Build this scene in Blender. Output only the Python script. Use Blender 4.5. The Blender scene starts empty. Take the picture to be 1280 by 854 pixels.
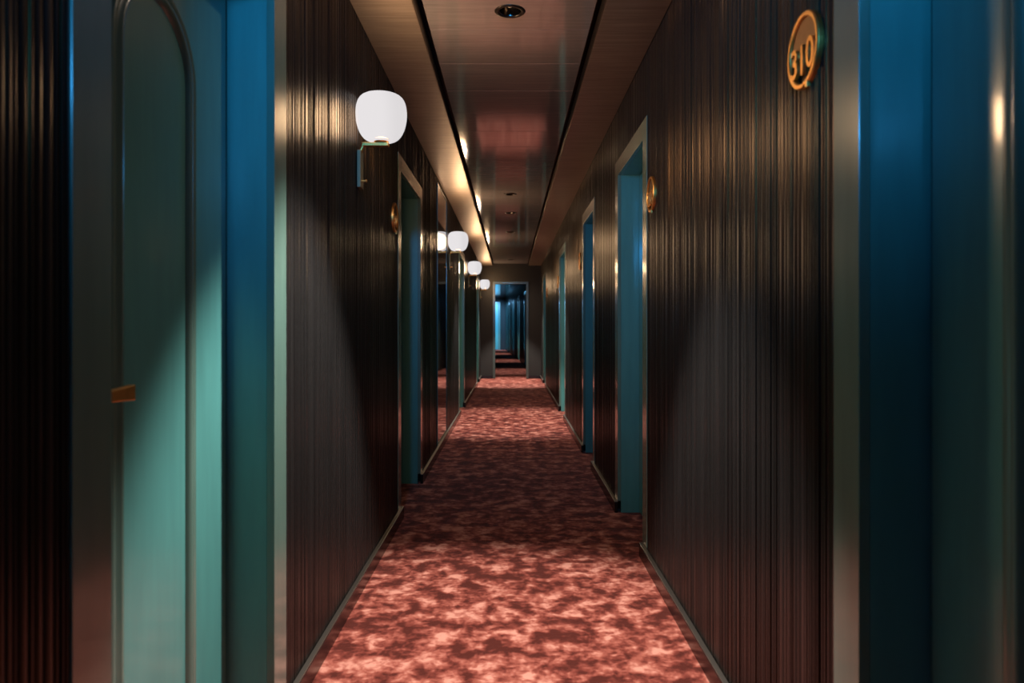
import bpy, bmesh, math, random
from mathutils import Vector, Matrix
random.seed(7)
PI = math.pi
C = bpy.context.scene.collection
scene = bpy.context.scene

# ------------------------------------------------------------------ constants
HW = 0.675          # half width of the corridor
EYE = 1.1755
ZS = 2.54           # underside of the side soffits
ZC = 2.585          # underside of the middle ceiling
YE = 16.2           # end wall
YB = -3.2           # wall behind
ZO, ZI = 2.222, 2.127   # outer / inner top of the door casings
CW = 0.11           # casing width
RECESS = 0.805      # lateral of the door faces

# ------------------------------------------------------------------ materials
def mat(name):
    m = bpy.data.materials.new(name); m.use_nodes = True
    nt = m.node_tree; b = nt.nodes['Principled BSDF']
    return m, nt, b
def simple(name, col, rough=.4, metal=0., ior=1.5, coat=0., emit=None, es=0.):
    m, nt, b = mat(name)
    b.inputs['Base Color'].default_value = (*col, 1)
    b.inputs['Roughness'].default_value = rough
    b.inputs['Metallic'].default_value = metal
    b.inputs['IOR'].default_value = ior
    b.inputs['Coat Weight'].default_value = coat
    if emit:
        b.inputs['Emission Color'].default_value = (*emit, 1)
        b.inputs['Emission Strength'].default_value = es
    return m
def N(nt, t, **k):
    n = nt.nodes.new(t)
    for a, v in k.items(): setattr(n, a, v)
    return n
def ramp(nt, pts):
    r = N(nt, 'ShaderNodeValToRGB'); e = r.color_ramp.elements
    while len(e) < len(pts): e.new(.5)
    for i, (p, c) in enumerate(pts):
        e[i].position = p; e[i].color = (*c, 1)
    return r
def noise(nt, vec, scale, detail=3, rough=.5, dist=0.):
    n = N(nt, 'ShaderNodeTexNoise')
    n.inputs['Scale'].default_value = scale; n.inputs['Detail'].default_value = detail
    n.inputs['Roughness'].default_value = rough; n.inputs['Distortion'].default_value = dist
    nt.links.new(vec, n.inputs['Vector']); return n
def mapping(nt, scale, out='Object'):
    tc = N(nt, 'ShaderNodeTexCoord'); mp = N(nt, 'ShaderNodeMapping')
    mp.inputs['Scale'].default_value = scale
    nt.links.new(tc.outputs[out], mp.inputs['Vector']); return mp.outputs['Vector']

def wall_material():
    m, nt, b = mat('black_slats')
    v = mapping(nt, (60, 60, .6))
    n = noise(nt, v, 1.0, 3, .6)
    r = ramp(nt, [(.3, (.010, .0098, .010)), (.75, (.024, .0225, .0225))])
    nt.links.new(n.outputs['Fac'], r.inputs[0]); nt.links.new(r.outputs[0], b.inputs['Base Color'])
    mr = N(nt, 'ShaderNodeMapRange'); mr.inputs[3].default_value = .24; mr.inputs[4].default_value = .36
    nt.links.new(n.outputs['Fac'], mr.inputs[0]); nt.links.new(mr.outputs[0], b.inputs['Roughness'])
    b.inputs['IOR'].default_value = 1.45
    b.inputs['Specular Tint'].default_value = (1, .52, .17, 1)
    b.inputs['Specular IOR Level'].default_value = .33
    v2 = mapping(nt, (400, 400, 3)); n2 = noise(nt, v2, 1.0, 2)
    bp = N(nt, 'ShaderNodeBump'); bp.inputs['Strength'].default_value = .12; bp.inputs['Distance'].default_value = .002
    nt.links.new(n2.outputs['Fac'], bp.inputs['Height']); nt.links.new(bp.outputs[0], b.inputs['Normal'])
    return m
def carpet_material():
    m, nt, b = mat('crushed_velvet_carpet')
    v = mapping(nt, (1, 1, 1))
    n1 = noise(nt, v, 9.0, 3, .55, .25)
    n2 = noise(nt, v, 24, 3, .6, .3)
    n3 = noise(nt, v, 1.6, 2, .5)
    a = N(nt, 'ShaderNodeMath', operation='MULTIPLY_ADD'); a.inputs[1].default_value = .55
    nt.links.new(n2.outputs['Fac'], a.inputs[0]); nt.links.new(n1.outputs['Fac'], a.inputs[2])
    a2 = N(nt, 'ShaderNodeMath', operation='MULTIPLY_ADD'); a2.inputs[1].default_value = .25
    nt.links.new(n3.outputs['Fac'], a2.inputs[0]); nt.links.new(a.outputs[0], a2.inputs[2])
    s = N(nt, 'ShaderNodeMath', operation='SUBTRACT'); s.inputs[1].default_value = .40
    nt.links.new(a2.outputs[0], s.inputs[0])
    r = ramp(nt, [(.38, (.075, .012, .008)), (.47, (.185, .036, .025)), (.56, (.36, .098, .069)), (.69, (.66, .285, .215))])
    nt.links.new(s.outputs[0], r.inputs[0]); nt.links.new(r.outputs[0], b.inputs['Base Color'])
    b.inputs['Roughness'].default_value = .95
    b.inputs['Specular IOR Level'].default_value = .15
    b.inputs['Sheen Weight'].default_value = .35; b.inputs['Sheen Roughness'].default_value = .4
    b.inputs['Sheen Tint'].default_value = (.9, .45, .38, 1)
    n4 = noise(nt, v, 260, 2, .7)
    add = N(nt, 'ShaderNodeMath', operation='MULTIPLY_ADD'); add.inputs[1].default_value = .35
    nt.links.new(n4.outputs['Fac'], add.inputs[0]); nt.links.new(s.outputs[0], add.inputs[2])
    bp = N(nt, 'ShaderNodeBump'); bp.inputs['Strength'].default_value = .5; bp.inputs['Distance'].default_value = .02
    nt.links.new(add.outputs[0], bp.inputs['Height']); nt.links.new(bp.outputs[0], b.inputs['Normal'])
    return m
def lacquer(name, c0, c1, rough, ior, coat=0., grain=.04, metal=0.):
    m, nt, b = mat(name)
    v = mapping(nt, (3, 55, 55))
    n = noise(nt, v, 1.0, 4, .65, .4)
    r = ramp(nt, [(.3, c0), (.72, c1)])
    nt.links.new(n.outputs['Fac'], r.inputs[0]); nt.links.new(r.outputs[0], b.inputs['Base Color'])
    b.inputs['Roughness'].default_value = rough; b.inputs['IOR'].default_value = ior
    b.inputs['Metallic'].default_value = metal
    b.inputs['Coat Weight'].default_value = coat; b.inputs['Coat Roughness'].default_value = .06
    bp = N(nt, 'ShaderNodeBump'); bp.inputs['Strength'].default_value = grain; bp.inputs['Distance'].default_value = .002
    nt.links.new(n.outputs['Fac'], bp.inputs['Height']); nt.links.new(bp.outputs[0], b.inputs['Normal'])
    return m
def paint(name, c, rough, coat):
    m, nt, b = mat(name)
    v = mapping(nt, (30, 30, 4)); n = noise(nt, v, 1.0, 3)
    r = ramp(nt, [(.3, tuple(x*.93 for x in c)), (.7, tuple(x*1.06 for x in c))])
    nt.links.new(n.outputs['Fac'], r.inputs[0]); nt.links.new(r.outputs[0], b.inputs['Base Color'])
    b.inputs['Roughness'].default_value = rough; b.inputs['Coat Weight'].default_value = coat
    b.inputs['Coat Roughness'].default_value = .12
    return m
def brass_material(name, c, rough):
    m, nt, b = mat(name)
    v = mapping(nt, (40, 40, 40)); n = noise(nt, v, 1.0, 3)
    r = ramp(nt, [(.3, tuple(x*.85 for x in c)), (.7, c)])
    nt.links.new(n.outputs['Fac'], r.inputs[0]); nt.links.new(r.outputs[0], b.inputs['Base Color'])
    b.inputs['Metallic'].default_value = 1; b.inputs['Roughness'].default_value = rough
    return m

def opal_material(name, c, e, t, tb):
    # glowing opal glass that lets a share t of the light of the bulb inside straight through
    m = bpy.data.materials.new(name); m.use_nodes = True; nt = m.node_tree
    nt.nodes.remove(nt.nodes['Principled BSDF']); out = nt.nodes['Material Output']
    em = N(nt, 'ShaderNodeEmission'); em.inputs[0].default_value = (*c, 1); em.inputs[1].default_value = e
    tr = N(nt, 'ShaderNodeBsdfTransparent'); mx = N(nt, 'ShaderNodeMixShader'); 
    # transmission lowered toward the wall, added to tame the hot spot there
    tc = N(nt, 'ShaderNodeTexCoord'); sx = N(nt, 'ShaderNodeSeparateXYZ'); mr = N(nt, 'ShaderNodeMapRange')
    nt.links.new(tc.outputs['Object'], sx.inputs[0]); nt.links.new(sx.outputs[0], mr.inputs[0])
    for k, v in enumerate((.085, .16, tb, t)): mr.inputs[k+1].default_value = v
    nt.links.new(mr.outputs[0], mx.inputs[0])
    nt.links.new(em.outputs[0], mx.inputs[1]); nt.links.new(tr.outputs[0], mx.inputs[2]); nt.links.new(mx.outputs[0], out.inputs[0])
    return m
M = dict(
    wall=wall_material(),
    carpet=carpet_material(),
    ceil=lacquer('dark_lacquered_boards', (.165, .147, .155), (.225, .203, .212), .075, 1.85, .0),
    soffit=lacquer('brown_lacquered_soffit', (.30, .235, .19), (.46, .365, .30), .40, 1.5, 0., .25, .8),
    slot=simple('black_slot', (.004, .004, .004), .6),
    slot_edge=simple('bronze_edge', (.20, .15, .11), .35, 1.),
    teal=paint('teal_paint', (.088, .30, .285), .34, .45),
    casing=paint('teal_casing_paint', (.120, .215, .180), .26, .6),
    base=simple('black_plinth', (.012, .010, .010), .25),
    strip=simple('grey_metal_strip', (.32, .29, .26), .4, 1.),
    brass=brass_material('brass', (1.0, .52, .15), .40),
    brass_shaded=brass_material('shaded_brass', (.28, .16, .08), .45),  # brass with the shade of the recess put into its colour
    opal=opal_material('opal_glass', (1, .96, .97), .80, .30, .012),
    rim=simple('dark_rim', (.03, .022, .018), .3, .6),
    cup=simple('dark_reflector', (.10, .085, .075), .22, 1.),
    bulb_off=simple('clear_bulb', (.85, .82, .78), .35),
    bulb_on=simple('lit_bulb', (.9, .9, .9), .3, 0, 1.5, 0, (1, .93, .85), 14),
    blackglass=simple('black_glass', (.010, .008, .008), .035, 0, 1.75),
    grey=simple('grey_green_metal', (.24, .22, .14), .5, .3),
    endwall=simple('black_wall', (.010, .0075, .0055), .7),
    darkframe=paint('dark_grey_green_paint', (.050, .062, .052), .3, .3),
)

# ------------------------------------------------------------------ mesh helpers
def obj(name, bm, material, parent=None, bevel=0., smooth=False, seg=2):
    me = bpy.data.meshes.new(name)
    bmesh.ops.recalc_face_normals(bm, faces=bm.faces[:])
    bm.to_mesh(me); bm.free()
    mats = material if isinstance(material, (list, tuple)) else [material]
    for k in mats: me.materials.append(M[k])
    if smooth:
        for p in me.polygons: p.use_smooth = True
    o = bpy.data.objects.new(name, me); C.objects.link(o)
    if parent: o.parent = parent
    if bevel:
        md = o.modifiers.new('bevel', 'BEVEL'); md.width = bevel; md.segments = seg; md.limit_method = 'ANGLE'
    return o
def box(bm, x0, x1, y0, y1, z0, z1, mi=0):
    x0, x1 = sorted((x0, x1)); y0, y1 = sorted((y0, y1)); z0, z1 = sorted((z0, z1))
    vs = [bm.verts.new((x, y, z)) for x in (x0, x1) for y in (y0, y1) for z in (z0, z1)]
    for q in ((0,1,3,2), (4,6,7,5), (0,4,5,1), (2,3,7,6), (0,2,6,4), (1,5,7,3)):
        f = bm.faces.new([vs[i] for i in q]); f.material_index = mi
def lathe(bm, prof, n=48, axis='Z', cx=0, cy=0, cz=0, cap=True):
    rings = []
    for r, h in prof:
        ring = []
        for k in range(n):
            a = 2*PI*k/n; u, w = r*math.cos(a), r*math.sin(a)
            p = (cx+u, cy+w, cz+h) if axis == 'Z' else (cx+h, cy+u, cz+w)
            ring.append(bm.verts.new(p))
        rings.append(ring)
    for a, b in zip(rings, rings[1:]):
        for k in range(n): bm.faces.new((a[k], a[(k+1) % n], b[(k+1) % n], b[k]))
    if cap:
        bm.faces.new(rings[0]); bm.faces.new(rings[-1])
def tube(bm, pts, r, n=12):
    rings = []
    for i, p in enumerate(pts):
        p = Vector(p)
        d = (Vector(pts[min(i+1, len(pts)-1)]) - Vector(pts[max(i-1, 0)])).normalized()
        u = d.orthogonal().normalized() if i == 0 else (u - d*u.dot(d)).normalized()
        w = d.cross(u)
        rings.append([bm.verts.new(p + r*(math.cos(2*PI*k/n)*u + math.sin(2*PI*k/n)*w)) for k in range(n)])
    for a, b in zip(rings, rings[1:]):
        for k in range(n): bm.faces.new((a[k], a[(k+1) % n], b[(k+1) % n], b[k]))
    bm.faces.new(rings[0]); bm.faces.new(rings[-1])
def tag(o, label, cat, group=None, kind=None):
    o['label'] = label; o['category'] = cat
    if group: o['group'] = group
    if kind: o['kind'] = kind
    return o
def empty(name, loc=(0, 0, 0), rz=0.):
    o = bpy.data.objects.new(name, None); o.empty_display_size = .1
    o.location = loc; o.rotation_euler = (0, 0, rz); C.objects.link(o); return o
def copy_tree(o, parent=None):
    c = o.copy(); C.objects.link(c)
    if parent: c.parent = parent
    for ch in list(o.children): copy_tree(ch, c)
    return c

# ------------------------------------------------------------------ slatted walls
def slat_run(bm, s, y0, y1, z0, z1, lat=HW):
    """vertical slats of uneven width along y0..y1, closed at the back"""
    cols = []; y = y0
    while y < y1-1e-6:
        w = random.choice((.008, .010, .012, .014, .018, .022, .028))
        if y1-(y+w) < .008: w = y1-y
        th = random.choice((.16, .32, .32, .5, .5, .75, 1.25)); ti = random.uniform(-.10, .10)
        e = .0012; cols.append((y, .0045))
        for k in range(5):
            u = k/4*2-1
            cols.append((y+e+(w-2*e)*k/4, .0008+w*th/4*u*u+ti*w*.5*(u+1)*.5+(.1*w*.25)))
        y += w
    cols.append((y1, .0045))
    lo = [bm.verts.new((s*(lat+d), yy, z0)) for yy, d in cols]
    hi = [bm.verts.new((s*(lat+d), yy, z1)) for yy, d in cols]
    for i in range(len(cols)-1):
        f = bm.faces.new((lo[i], lo[i+1], hi[i+1], hi[i]))
        f.smooth = (i % 6) in (1, 2, 3, 4)
    b = [bm.verts.new((s*(lat+.03), yy, z)) for yy in (y0, y1) for z in (z0, z1)]
    bm.faces.new((b[0], b[2], b[3], b[1]))
    bm.faces.new((lo[0], hi[0], b[1], b[0])); bm.faces.new((lo[-1], b[2], b[3], hi[-1]))

def wall(name, s, openings, y0, y1, label, top=ZS+.06, parent=None):
    bm = bmesh.new(); y = y0
    for a, b, zt in sorted(openings):
        slat_run(bm, s, y, a, 0, top)
        slat_run(bm, s, a, b, zt, top)
        y = b
    slat_run(bm, s, y, y1, 0, top)
    o = obj(name, bm, 'wall', parent)
    if parent is None: tag(o, label, 'wall', kind='structure')
    return o

# ------------------------------------------------------------------ doors
def stadium(hw, yc, zb, zt, lat, s, n=24):
    pts = []
    for k in range(n+1):
        a = PI*k/n; pts.append((s*lat, yc+hw*math.cos(a), zt+hw*math.sin(a)))
    for k in range(n+1):
        a = PI+PI*k/n; pts.append((s*lat, yc+hw*math.cos(a), zb+hw*math.sin(a)))
    return pts
def door(name, s, ya, yb, label, handle_near=True, parent=None, rec=RECESS, half=HW, near=CW):
    """ya..yb is the clear opening; the casing runs CW further on every side"""
    root = empty(name, (s*rec, (ya+yb)/2, 0))
    if parent: root.parent = parent
    ox, oy = s*rec, (ya+yb)/2
    def sh(bm):
        bmesh.ops.translate(bm, verts=bm.verts[:], vec=(-ox, -oy, 0)); return bm
    bm = bmesh.new()
    f0, f1 = half-.002, half+.020
    for y0, y1 in ((ya-near, ya), (yb, yb+CW)):
        if y1-y0 > .01: box(bm, s*f0, s*f1, y0, y1, .0745, ZO)
    box(bm, s*f0, s*f1, ya, yb, ZI, ZO)
    obj('door_frame', sh(bm), 'casing', root, .0015)
    bm = bmesh.new()
    box(bm, s*f1, s*(rec+.05), ya-.022, ya, 0.002, ZI+.022)
    box(bm, s*f1, s*(rec+.05), yb, yb+.022, 0.002, ZI+.022)
    box(bm, s*f1, s*(rec+.05), ya, yb, ZI, ZI+.022)
    obj('door_reveal', sh(bm), 'teal', root)
    bm = bmesh.new()
    box(bm, s*rec, s*(rec+.045), ya+.012, yb-.014, .012, ZI-.008)
    leaf = obj('door_leaf', sh(bm), 'teal', root, .003)
    # arched panel moulding: nested outlines swept over an ogee section
    w = yb-ya
    hw = w/2-.218; yc = (ya+yb)/2
    bm = bmesh.new(); rings = []
    for off, h in ((0, -.001), (.004, .006), (.013, .010), (.021, .006), (.027, .005), (.033, .012), (.041, .013), (.048, .006), (.053, -.001)):
        rings.append([bm.verts.new(p) for p in stadium(hw-off, yc, .29, 1.765, rec-h, s)])
    n = len(rings[0])
    for a, b in zip(rings, rings[1:]):
        for k in range(n): bm.faces.new((a[k], a[(k+1) % n], b[(k+1) % n], b[k]))
    obj('panel_moulding', sh(bm), 'casing', leaf, smooth=True)
    # lever handle: rose on the leaf, neck and flat flared blade
    yh = ya+.092 if handle_near else yb-.092
    d = 1 if handle_near else -1
    bm = bmesh.new()
    lathe(bm, [(.024, -.001*s), (.024, -.006*s), (.020, -.009*s)], 32, 'X', s*rec, yh, 1.045)
    tube(bm, [(s*(rec-.006), yh, 1.045), (s*(rec-.052), yh, 1.045)], .009)
    hd = obj('door_handle', sh(bm), 'brass', leaf, smooth=False)
    bm = bmesh.new()
    prof = [(-.012, .011, .009), (.03, .011, .008), (.075, .013, .008), (.112, .0155, .008)]
    rings = []
    for yy, hz, hx in prof:
        rings.append([bm.verts.new((s*(rec-.058)+dx*hx, yh+d*yy, 1.045+dz*hz)) for dx, dz in ((-1,-1), (1,-1), (1,1), (-1,1))])
    for a, b in zip(rings, rings[1:]):
        for k in range(4): bm.faces.new((a[k], a[(k+1) % 4], b[(k+1) % 4], b[k]))
    bm.faces.new(rings[0]); bm.faces.new(rings[-1])
    obj('lever', sh(bm), 'brass', hd, .002)
    if parent is None: tag(root, label, 'door', kind='structure')
    return root

LD = [(1.215, 2.05), (4.42, 5.37), (9.48, 10.42), (14.25, 15.10)]
RD = [(.575, 1.392), (3.68, 4.535), (5.91, 6.69), (9.01, 9.94), (13.98, 14.85)]
def outer(ds): return [(a-CW, b+CW, ZO) for a, b in ds]
PANEL = (6.60, 7.56)

wall('wall_left', -1, outer(LD)+[(PANEL[0], PANEL[1], 2.495)], YB, YE, 'black vertically slatted wall carrying the four globe sconces')
wall('wall_right', 1, outer(RD), YB, YE, 'black vertically slatted wall carrying the 310 plate')
dl = ['nearest teal door on the sconce side with arched panel and brass lever',
      'teal door recess just past the nearest globe sconce',
      'teal door recess between the second and third globe sconces',
      'last teal door recess on the sconce side before the end wall']
dr = ['teal door beside the 310 plate, cut off by the picture edge',
      'teal door recess on the plate side, nearest complete one to the 310 plate',
      'third teal door recess along the plate side wall',
      'fourth teal door recess along the plate side wall, paler green',
      'last teal door recess on the plate side before the end wall']
i = 0
for (a, b), l in zip(LD, dl):
    i += 1; door(f'door_{i}', -1, a, b, l, near=CW)
for (a, b), l in zip(RD, dr):
    i += 1; door(f'door_{i}', 1, a, b, l)

# ------------------------------------------------------------------ baseboards
def base_runs(ds, y0, y1):
    out = []; y = y0
    for a, b in sorted(ds):
        out.append((y, a)); y = b
    out.append((y, y1)); return out
def baseboard(name, s, runs, label, lat=HW, parent=None):
    bm = bmesh.new(); bs = bmesh.new()
    for a, b in runs:
        box(bm, s*(lat-.0205), s*(lat-.0005), a, b, 0, .068)
        box(bs, s*(lat-.0195), s*(lat-.0005), a, b, .0685, .0725)
    o = obj(name, bm, 'base', parent, .002)
    m = obj('metal_strip', bs, 'strip', o, .0015)
    m['label'] = 'grey metal strip along the top'
    if parent is None: tag(o, label, 'baseboard', kind='structure')
baseboard('baseboard_left', -1, base_runs(LD, YB, YE), 'low black baseboard with metal top edge under the sconce wall')
baseboard('baseboard_right', 1, base_runs(RD, YB, YE), 'low black baseboard with metal top edge under the plate wall')

# ------------------------------------------------------------------ floor
bm = bmesh.new()
box(bm, -.86, .86, YB, YE+.12, -.02, 0)
tag(obj('floor', bm, 'carpet'), 'rust red crushed velvet carpet running the length of the corridor', 'floor', kind='structure')

# ------------------------------------------------------------------ ceiling
LIT = [2.30, 8.95, 15.2]
UNLIT = [3.22, 7.67, 10.74]
bm = bmesh.new()
y = 3.865-.4455*16
while y < YE:
    y1 = min(y+.4455, YE)
    x0, x1, g = -.385, .375, .003
    lo = [bm.verts.new(p) for p in ((x0+g, y+g, ZC), (x1-g, y+g, ZC), (x1-g, y1-g, ZC), (x0+g, y1-g, ZC))]
    mi = [bm.verts.new(p) for p in ((x0, y, ZC+g), (x1, y, ZC+g), (x1, y1, ZC+g), (x0, y1, ZC+g))]
    hi = [bm.verts.new((v.co.x, v.co.y, ZC+.018)) for v in mi]
    bm.faces.new(lo[::-1]); bm.faces.new(hi)
    for k in range(4):
        bm.faces.new((lo[k], lo[(k+1) % 4], mi[(k+1) % 4], mi[k]))
        bm.faces.new((mi[k], mi[(k+1) % 4], hi[(k+1) % 4], hi[k]))
    y = y1
ceil = obj('ceiling', bm, 'ceil')
cb = bmesh.new()
for yy in LIT+UNLIT:
    lathe(cb, [(.052, -.05), (.052, .06)], 40, 'Z', 0, yy, ZC)
cut = obj('cutter', cb, 'slot')
md = ceil.modifiers.new('holes', 'BOOLEAN'); md.operation = 'DIFFERENCE'; md.object = cut; md.solver = 'EXACT'
dg = bpy.context.evaluated_depsgraph_get()
me = bpy.data.meshes.new_from_object(ceil.evaluated_get(dg))
ceil.modifiers.clear(); ceil.data = me
bpy.data.objects.remove(cut, do_unlink=True)
tag(ceil, 'dark glossy lacquered ceiling boards down the middle of the corridor', 'ceiling', kind='structure')
bm = bmesh.new()
box(bm, -.72, .72, YB, YE, ZC+.075, ZC+.09)
o = obj('shadow_gap', bm, 'slot', ceil)
o['label'] = 'black back of the two narrow slots beside the boards'
def soffit(name, s, xi, label):
    bm = bmesh.new()
    box(bm, s*xi, s*(HW+.0), YB, YE, ZS, ZS+.03)
    o = obj(name, bm, 'soffit', None, .002)
    bm = bmesh.new(); box(bm, s*xi, s*(xi-.004), YB, YE, ZS+.001, ZS+.06)
    obj('metal_edge', bm, 'slot_edge', o)
    tag(o, label, 'ceiling trim', kind='structure')
soffit('trim_1', -1, .414, 'brown glossy ceiling strip above the globe sconces')
soffit('trim_2', 1, .402, 'dark brown ceiling strip above the 310 plate wall')

# ------------------------------------------------------------------ ceiling downlights
def downlight(lit):
    t = empty('ceiling_downlight')
    bm = bmesh.new()
    lathe(bm, [(.050, .012), (.050, -.003), (.056, -.006), (.066, -.004), (.069, 0.), (.050, .012)], 48, cap=False)
    obj('rim', bm, 'rim', t, smooth=True)
    bm = bmesh.new()
    lathe(bm, [(.0495, .0), (.045, .02), (.036, .045), (.018, .06), (.0005, .062)], 40, cap=False)
    obj('reflector', bm, 'cup', t, smooth=True)
    bm = bmesh.new()
    r = .019 if not lit else .026
    z0 = .018
    lathe(bm, [(.0005, z0), (r*.5, z0+.002), (r*.85, z0+.008), (r, z0+.018), (r*.8, z0+.032), (r*.5, z0+.04)], 24)
    obj('bulb', bm, 'bulb_on' if lit else 'bulb_off', t, smooth=True)
    return t
proto = {}
names = {3.22: 'unlit round downlight nearest the camera in the dark ceiling boards',
         7.67: 'unlit round downlight just before the first bright one',
         10.74: 'unlit round downlight beyond the first bright one',
         2.30: 'lit round downlight overhead lighting the carpet by the 310 plate',
         8.95: 'bright round downlight halfway along the ceiling boards',
         15.2: 'bright round downlight nearest the end wall'}
for lit, ys in ((True, LIT), (False, UNLIT)):
    p = downlight(lit)
    for k, yy in enumerate(ys):
        t = p if k == 0 else copy_tree(p)
        t.location = (0 if lit else -.004, yy, ZC)
        tag(t, names[yy], 'ceiling light', 'downlights in the middle of the ceiling')
def spot(yy, x=0., z=ZC-.008, energy=60, col=(1, .94, .87), size=67, blend=.35, r=.03):
    l = bpy.data.lights.new('downlight_beam', 'SPOT'); l.energy = energy; l.color = col
    l.spot_size = math.radians(size); l.spot_blend = blend; l.shadow_soft_size = r
    o = bpy.data.objects.new('downlight_beam', l); o.location = (x, yy, z); C.objects.link(o); return o
SPOT_E = 260
COOL_E = 285
for yy, e, sz, bl, ti in zip(LIT, (1.85, 1.25, 2.1), (67, 67, 67), (.45, .4, .35), (3, 0, 0)):
    spot(yy, energy=SPOT_E*e, size=sz, blend=bl).rotation_euler = (0, math.radians(ti), 0)
    spot(yy, energy=SPOT_E*(.07 if yy < 5 else .25), size=150, blend=1, col=(1, .80, .62))      # added wide spill at the same lamp, lifting the dark carpet

# ------------------------------------------------------------------ globe sconces on the left wall
def sconce():
    t = empty('wall_sconce')            # origin at the wall face, at floor level
    # +x points away from the wall
    bm = bmesh.new()
    box(bm, .001, .018, -.03, .03, 1.785, 1.95)
    p = obj('back_plate', bm, 'grey', t, .003); p['label'] = 'grey green metal back plate'
    bm = bmesh.new()
    tube(bm, [(.018, -.012, 1.815), (.034, -.012, 1.815)], .004)
    lathe(bm, [(.002, .034), (.006, .036), (.006, .042), (.002, .044)], 16, 'X', 0, -.012, 1.815)
    obj('switch_knob', bm, 'brass', p)
    bm = bmesh.new()
    tube(bm, [(.012, 0, 1.94), (.014, 0, 1.955), (.022, 0, 1.972), (.034, 0, 1.978)], .008)
    box(bm, .02, .136, -.014, .014, 1.970, 1.986)
    obj('arm', bm, 'brass', t, .002)
    bm = bmesh.new()
    lathe(bm, [(.026, 0), (.032, .004), (.034, .016), (.030, .018)], 32, 'Z', .103, 0, 1.986)
    obj('cup', bm, 'brass', t, smooth=False)
    bm = bmesh.new()
    prof = [(.034, .0), (.058, .003), (.078, .014), (.094, .036), (.106, .066), (.1125, .100), (.113, .130), (.110, .158), (.102, .182), (.088, .199), (.066, .208), (.035, .2105), (.0005, .211)]
    lathe(bm, prof, 48, 'Z', .103, 0, 1.990)
    g = obj('globe_shade', bm, 'opal', t, smooth=True)
    md = g.modifiers.new('sub', 'SUBSURF'); md.levels = 1; md.render_levels = 1
    return t
SC = [(3.18, 'wall globe lamp nearest the camera, largest of the four'),
      (7.80, 'second globe wall lamp, beside the glossy dark panel'),
      (11.36, 'third globe wall lamp along the corridor'),
      (15.80, 'farthest and smallest globe wall lamp, at the end wall')]
SCONCE_E = 88
p = sconce()
for k, (yy, l) in enumerate(SC):
    t = p if k == 0 else copy_tree(p)
    t.location = (-HW, yy, 0)
    tag(t, 'white opal ' + l, 'wall lamp', 'globe sconces along the wall')
    L = bpy.data.lights.new('sconce_glow', 'POINT'); L.energy = SCONCE_E; L.color = (1, .63, .33); L.shadow_soft_size = .09
    o = bpy.data.objects.new('sconce_glow', L); o.location = (-HW+.103, yy, 2.093); C.objects.link(o)

# ------------------------------------------------------------------ glossy panel in the left wall
t = empty('mirror_panel', (-HW, (PANEL[0]+PANEL[1])/2, 0))
hy = (PANEL[1]-PANEL[0])/2
bm = bmesh.new(); box(bm, .001, -.02, -hy+.013, hy-.013, .086, 2.482)
obj('glass', bm, 'blackglass', t)
bm = bmesh.new()
for y0, y1, z0, z1 in ((-hy+.001, -hy+.013, .074, 2.494), (hy-.013, hy-.001, .074, 2.494), (-hy+.013, hy-.013, .074, .086), (-hy+.013, hy-.013, 2.482, 2.494)):
    box(bm, .006, -.02, y0, y1, z0, z1)
obj('panel_frame', bm, 'casing', t, .0015)
tag(t, 'tall glossy dark glass panel set in the slatted wall before the second globe lamp', 'panel')

# ------------------------------------------------------------------ room number plates
def text_mesh(ch, size, depth):
    cu = bpy.data.curves.new('numeral', 'FONT'); cu.body = ch; cu.size = size; cu.extrude = depth/2
    cu.offset = .0010; cu.align_x = 'CENTER'
    o = bpy.data.objects.new('numeral', cu); C.objects.link(o)
    dg = bpy.context.evaluated_depsgraph_get()
    me = bpy.data.meshes.new_from_object(o.evaluated_get(dg))
    bpy.data.objects.remove(o, do_unlink=True); bpy.data.curves.remove(cu)
    me.materials.clear(); me.materials.append(M['brass']); return me
glyph = {}
def plate(s, yy, number, label, R=.086):
    t = empty('room_number_plate', (s*HW, yy, 1.805), s*-PI/2)   # local -y faces the corridor
    n = 64
    bm = bmesh.new()
    sec = [(R, .003), (R, -.008), (R-.003, -.0115), (R-.010, -.0115), (R-.013, -.008), (R-.013, .003)]
    rings = [[bm.verts.new((r*math.sin(2*PI*k/n), h, r*math.cos(2*PI*k/n))) for k in range(n)] for r, h in sec]
    for a, b in zip(rings, rings[1:]+rings[:1]):
        for k in range(n): bm.faces.new((a[k], a[(k+1) % n], b[(k+1) % n], b[k]))
    # little peg under the ring
    box(bm, .020, .030, -.012, -.003, -R-.006, -R+.008)
    obj('ring', bm, 'brass', t, .0008)
    # upper half backing
    bm = bmesh.new(); r = R-.011
    arc = [(r*math.cos(a), r*math.sin(a)) for a in [(-8+196*k/40)*PI/180 for k in range(41)]]
    fr = [bm.verts.new((x, -.005, z)) for x, z in arc]; bk = [bm.verts.new((x, .003, z)) for x, z in arc]
    bm.faces.new(fr); bm.faces.new(bk[::-1])
    m = len(arc)
    for k in range(m): bm.faces.new((fr[k], fr[(k+1) % m], bk[(k+1) % m], bk[k]))
    b_ = obj('backing', bm, 'brass_shaded', t); b_['label'] = 'upper backing, brass coloured darker for shade'
    for k, ch in enumerate(number):
        if ch not in glyph: glyph[ch] = text_mesh(ch, .096, .008)
        g = bpy.data.objects.new('numeral', glyph[ch]); C.objects.link(g); g.parent = t
        g.rotation_euler = (PI/2, 0, 0); g.scale = (.92, 1, 1)
        g.location = ((k-1)*.0435, -.0075, (-.066, -.054, -.050)[1 if k == 1 else 2])
    tag(t, label, 'number plate', 'round room number plates')
    return t
plate(1, 1.644, '310', 'round brass plate reading 310, largest and nearest')
plate(1, 3.44, '308', 'round brass number plate beside the second door of the 310 wall')
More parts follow.
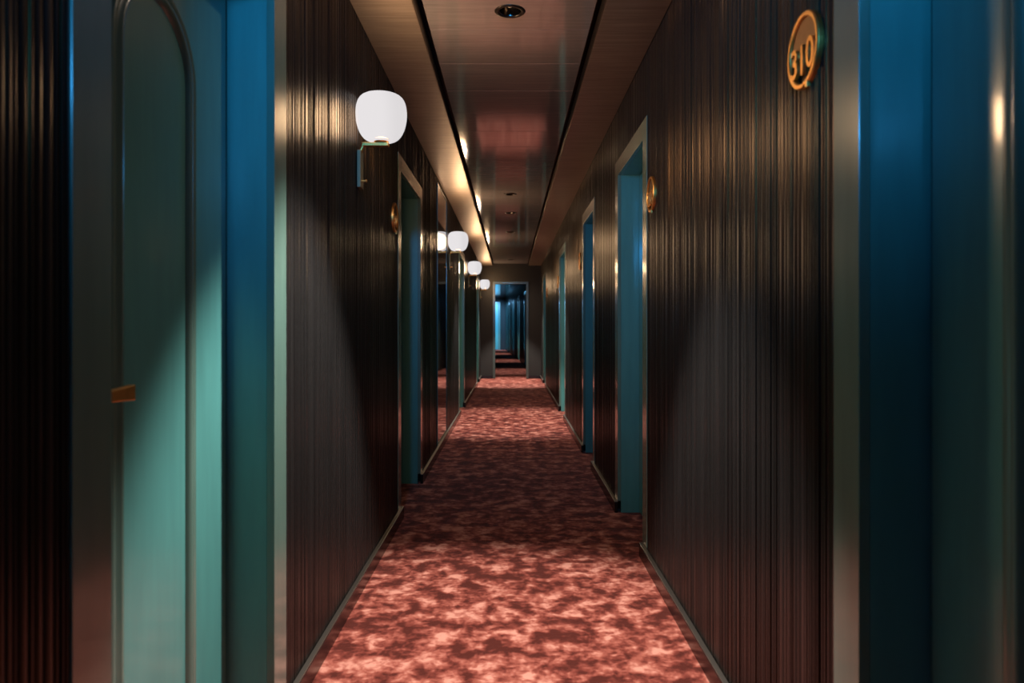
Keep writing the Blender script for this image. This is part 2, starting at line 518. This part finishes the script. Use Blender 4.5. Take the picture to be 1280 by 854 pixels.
plate(1, 6.98, '306', 'round brass number plate just beyond the third door of the 310 wall')
plate(1, 10.22, '304', 'small brass number plate just beyond the fourth door of the 310 wall')
plate(1, 13.35, '302', 'farthest small brass number plate near the end wall')
plate(-1, 4.17, '309', 'round brass number plate beside the door past the nearest globe lamp')

# ------------------------------------------------------------------ end wall with open doorway
DX0, DX1, DZ = -.350, .345, 2.125
bm = bmesh.new()
box(bm, -HW-.03, DX0, YE, YE+.1, 0, ZC+.09)
box(bm, DX1, HW+.03, YE, YE+.1, 0, ZC+.09)
box(bm, DX0, DX1, YE, YE+.1, DZ, ZC+.09)
ew = tag(obj('wall_end', bm, 'endwall'), 'black end wall with an open doorway into a further corridor', 'wall', kind='structure')
bm = bmesh.new()
box(bm, DX0-.055, DX0, YE-.014, YE+.11, 0.002, DZ+.055)
box(bm, DX1, DX1+.055, YE-.014, YE+.11, 0.002, DZ+.055)
box(bm, DX0, DX1, YE-.014, YE+.11, DZ, DZ+.055)
obj('doorway_frame', bm, 'darkframe', ew, .004)
bm = bmesh.new()
box(bm, -HW+.02, DX0-.056, YE-.016, YE-.001, 0, .068); box(bm, DX1+.056, HW-.02, YE-.016, YE-.001, 0, .068)
tag(obj('baseboard_end', bm, 'base', None, .002), 'low black baseboard on the end wall either side of the doorway', 'baseboard', kind='structure')

# wall behind the camera
bm = bmesh.new(); box(bm, -.72, .72, YB-.1, YB, 0, ZC+.09)
tag(obj('wall_back', bm, 'endwall'), 'black wall closing the corridor behind the camera', 'wall', kind='structure')

# ------------------------------------------------------------------ further corridor, bending slightly left
ANG = math.radians(2.75)
FAR = Matrix.Translation((0, YE+.12, 0)) @ Matrix.Rotation(ANG, 4, 'Z')
FL = 19.8
def under(o):
    o.matrix_basis = FAR @ o.matrix_basis; return o
bm = bmesh.new(); box(bm, -.86, .86, -.03, FL, -.02, 0.0)
under(tag(obj('floor_far', bm, 'carpet'), 'rust carpet of the further corridor seen through the doorway', 'floor', kind='structure'))
FRD = [(1.6, 2.45), (4.6, 5.5), (8.0, 8.9), (11.6, 12.5), (15.2, 16.1)]
under(wall('wall_far_right', 1, outer(FRD), 0, FL, 'black slatted wall of the further corridor on its plate side'))
under(wall('wall_far_left', -1, [], 0, FL, 'black slatted wall of the further corridor on its sconce side'))
od = ['first', 'second', 'third', 'fourth', 'last']
for k, (a, b) in enumerate(FRD):
    i += 1; under(door(f'door_{i}', 1, a, b, f'{od[k]} teal door recess inside the further corridor'))
bm = bmesh.new(); box(bm, -.74, .74, .0, FL, ZC, ZC+.03)
under(tag(obj('ceiling_far', bm, 'ceil'), 'dark glossy ceiling of the further corridor', 'ceiling', kind='structure'))
bm = bmesh.new(); box(bm, -.9, .9, FL, FL+.1, 0, ZC+.06)
fw = under(tag(obj('wall_far_end', bm, 'endwall'), 'black wall closing the further corridor', 'wall', kind='structure'))
# teal door in that wall
i += 1
t = under(empty(f'door_{i}', (-.10, FL, 0)))
bm = bmesh.new(); box(bm, -.42, .42, -.03, -.002, .012, 2.3); lf = obj('door_leaf', bm, 'teal', t, .003)
bm = bmesh.new()
box(bm, -.52, -.425, -.045, -.001, .002, 2.40); box(bm, .425, .52, -.045, -.001, .002, 2.40); box(bm, -.425, .425, -.045, -.001, 2.305, 2.40)
obj('door_frame', bm, 'casing', t, .004)
tag(t, 'blue teal door closing the further corridor', 'door', kind='structure')
for yy in (2.5, 8.3, 14.6, 18.9):
    under(spot(yy, energy=SPOT_E*.7, size=60))

# ------------------------------------------------------------------ cool spotlight on the ceiling behind the camera
LAMP = Vector((-.28, -1.05, 2.18)); AIM = Vector((.05, 1, .27)).normalized()
t = empty('ceiling_spotlight', (LAMP.x, LAMP.y, ZC))
q = Vector((0, 0, -1)).rotation_difference(AIM)
bm = bmesh.new(); lathe(bm, [(.05, 0), (.05, -.018), (.012, -.02), (.012, -.35)], 32); obj('ceiling_rose', bm, 'rim', t)
bm = bmesh.new(); lathe(bm, [(.03, .12), (.05, .11), (.055, .0), (.050, .0), (.045, .09), (.02, .10)], 40)
bmesh.ops.rotate(bm, verts=bm.verts[:], cent=(0, 0, 0), matrix=q.to_matrix()); bmesh.ops.translate(bm, verts=bm.verts[:], vec=(0, 0, LAMP.z-ZC))
obj('lamp_head', bm, 'rim', t, smooth=True)
tag(t, 'small cool spotlight hanging from the ceiling behind the camera', 'ceiling light')
L = bpy.data.lights.new('cool_beam', 'SPOT'); L.energy = COOL_E; L.color = (.05, .43, 1.0); L.shadow_soft_size = .12
L.spot_size = math.radians(86); L.spot_blend = 1.0
o = bpy.data.objects.new('cool_beam', L); o.location = LAMP+AIM*.03; C.objects.link(o)
o.rotation_mode = 'QUATERNION'; o.rotation_quaternion = q
# added cool lights without a fixture, brightening the further corridor's closing door
def far_cool(kind, e, loc):
    L = bpy.data.lights.new('cool_glow', kind); L.energy = e; L.color = (.2, .55, 1.0); L.shadow_soft_size = .06
    o = bpy.data.objects.new('cool_glow', L); o.location = loc; C.objects.link(o)
    return L, o
L, o = far_cool('SPOT', 900, (0, 17.0, 2.45)); L.spot_size = math.radians(62); L.spot_blend = .6
o.rotation_euler = (math.radians(63), 0, 0); under(o)
L, o = far_cool('POINT', 4, (-.2, 17.0, 2.3)); under(o)

# ------------------------------------------------------------------ world, camera, colour
w = bpy.data.worlds.new('World'); scene.world = w; w.use_nodes = True
bg = w.node_tree.nodes['Background']; bg.inputs[0].default_value = (.02, .025, .03, 1); bg.inputs[1].default_value = .0
cam = bpy.data.cameras.new('camera'); co = bpy.data.objects.new('camera', cam); C.objects.link(co)
co.location = (0, 0, EYE); co.rotation_euler = (PI/2, 0, 0)
cam.sensor_width = 36; cam.lens = 900/1280*36
cam.shift_y = -19/1280; cam.shift_x = 1.5/1280
cam.clip_start = .02; cam.clip_end = 100
cam.dof.use_dof = True; cam.dof.focus_distance = 4.2; cam.dof.aperture_fstop = 3.2
scene.camera = co
vs = scene.view_settings
vs.view_transform = 'Standard'; vs.look = 'None'; vs.exposure = 0; vs.gamma = 1; vs.use_curve_mapping = False
cy = scene.cycles
cy.max_bounces = 10; cy.diffuse_bounces = 4; cy.glossy_bounces = 6
cy.use_denoising = True; cy.sample_clamp_indirect = 6
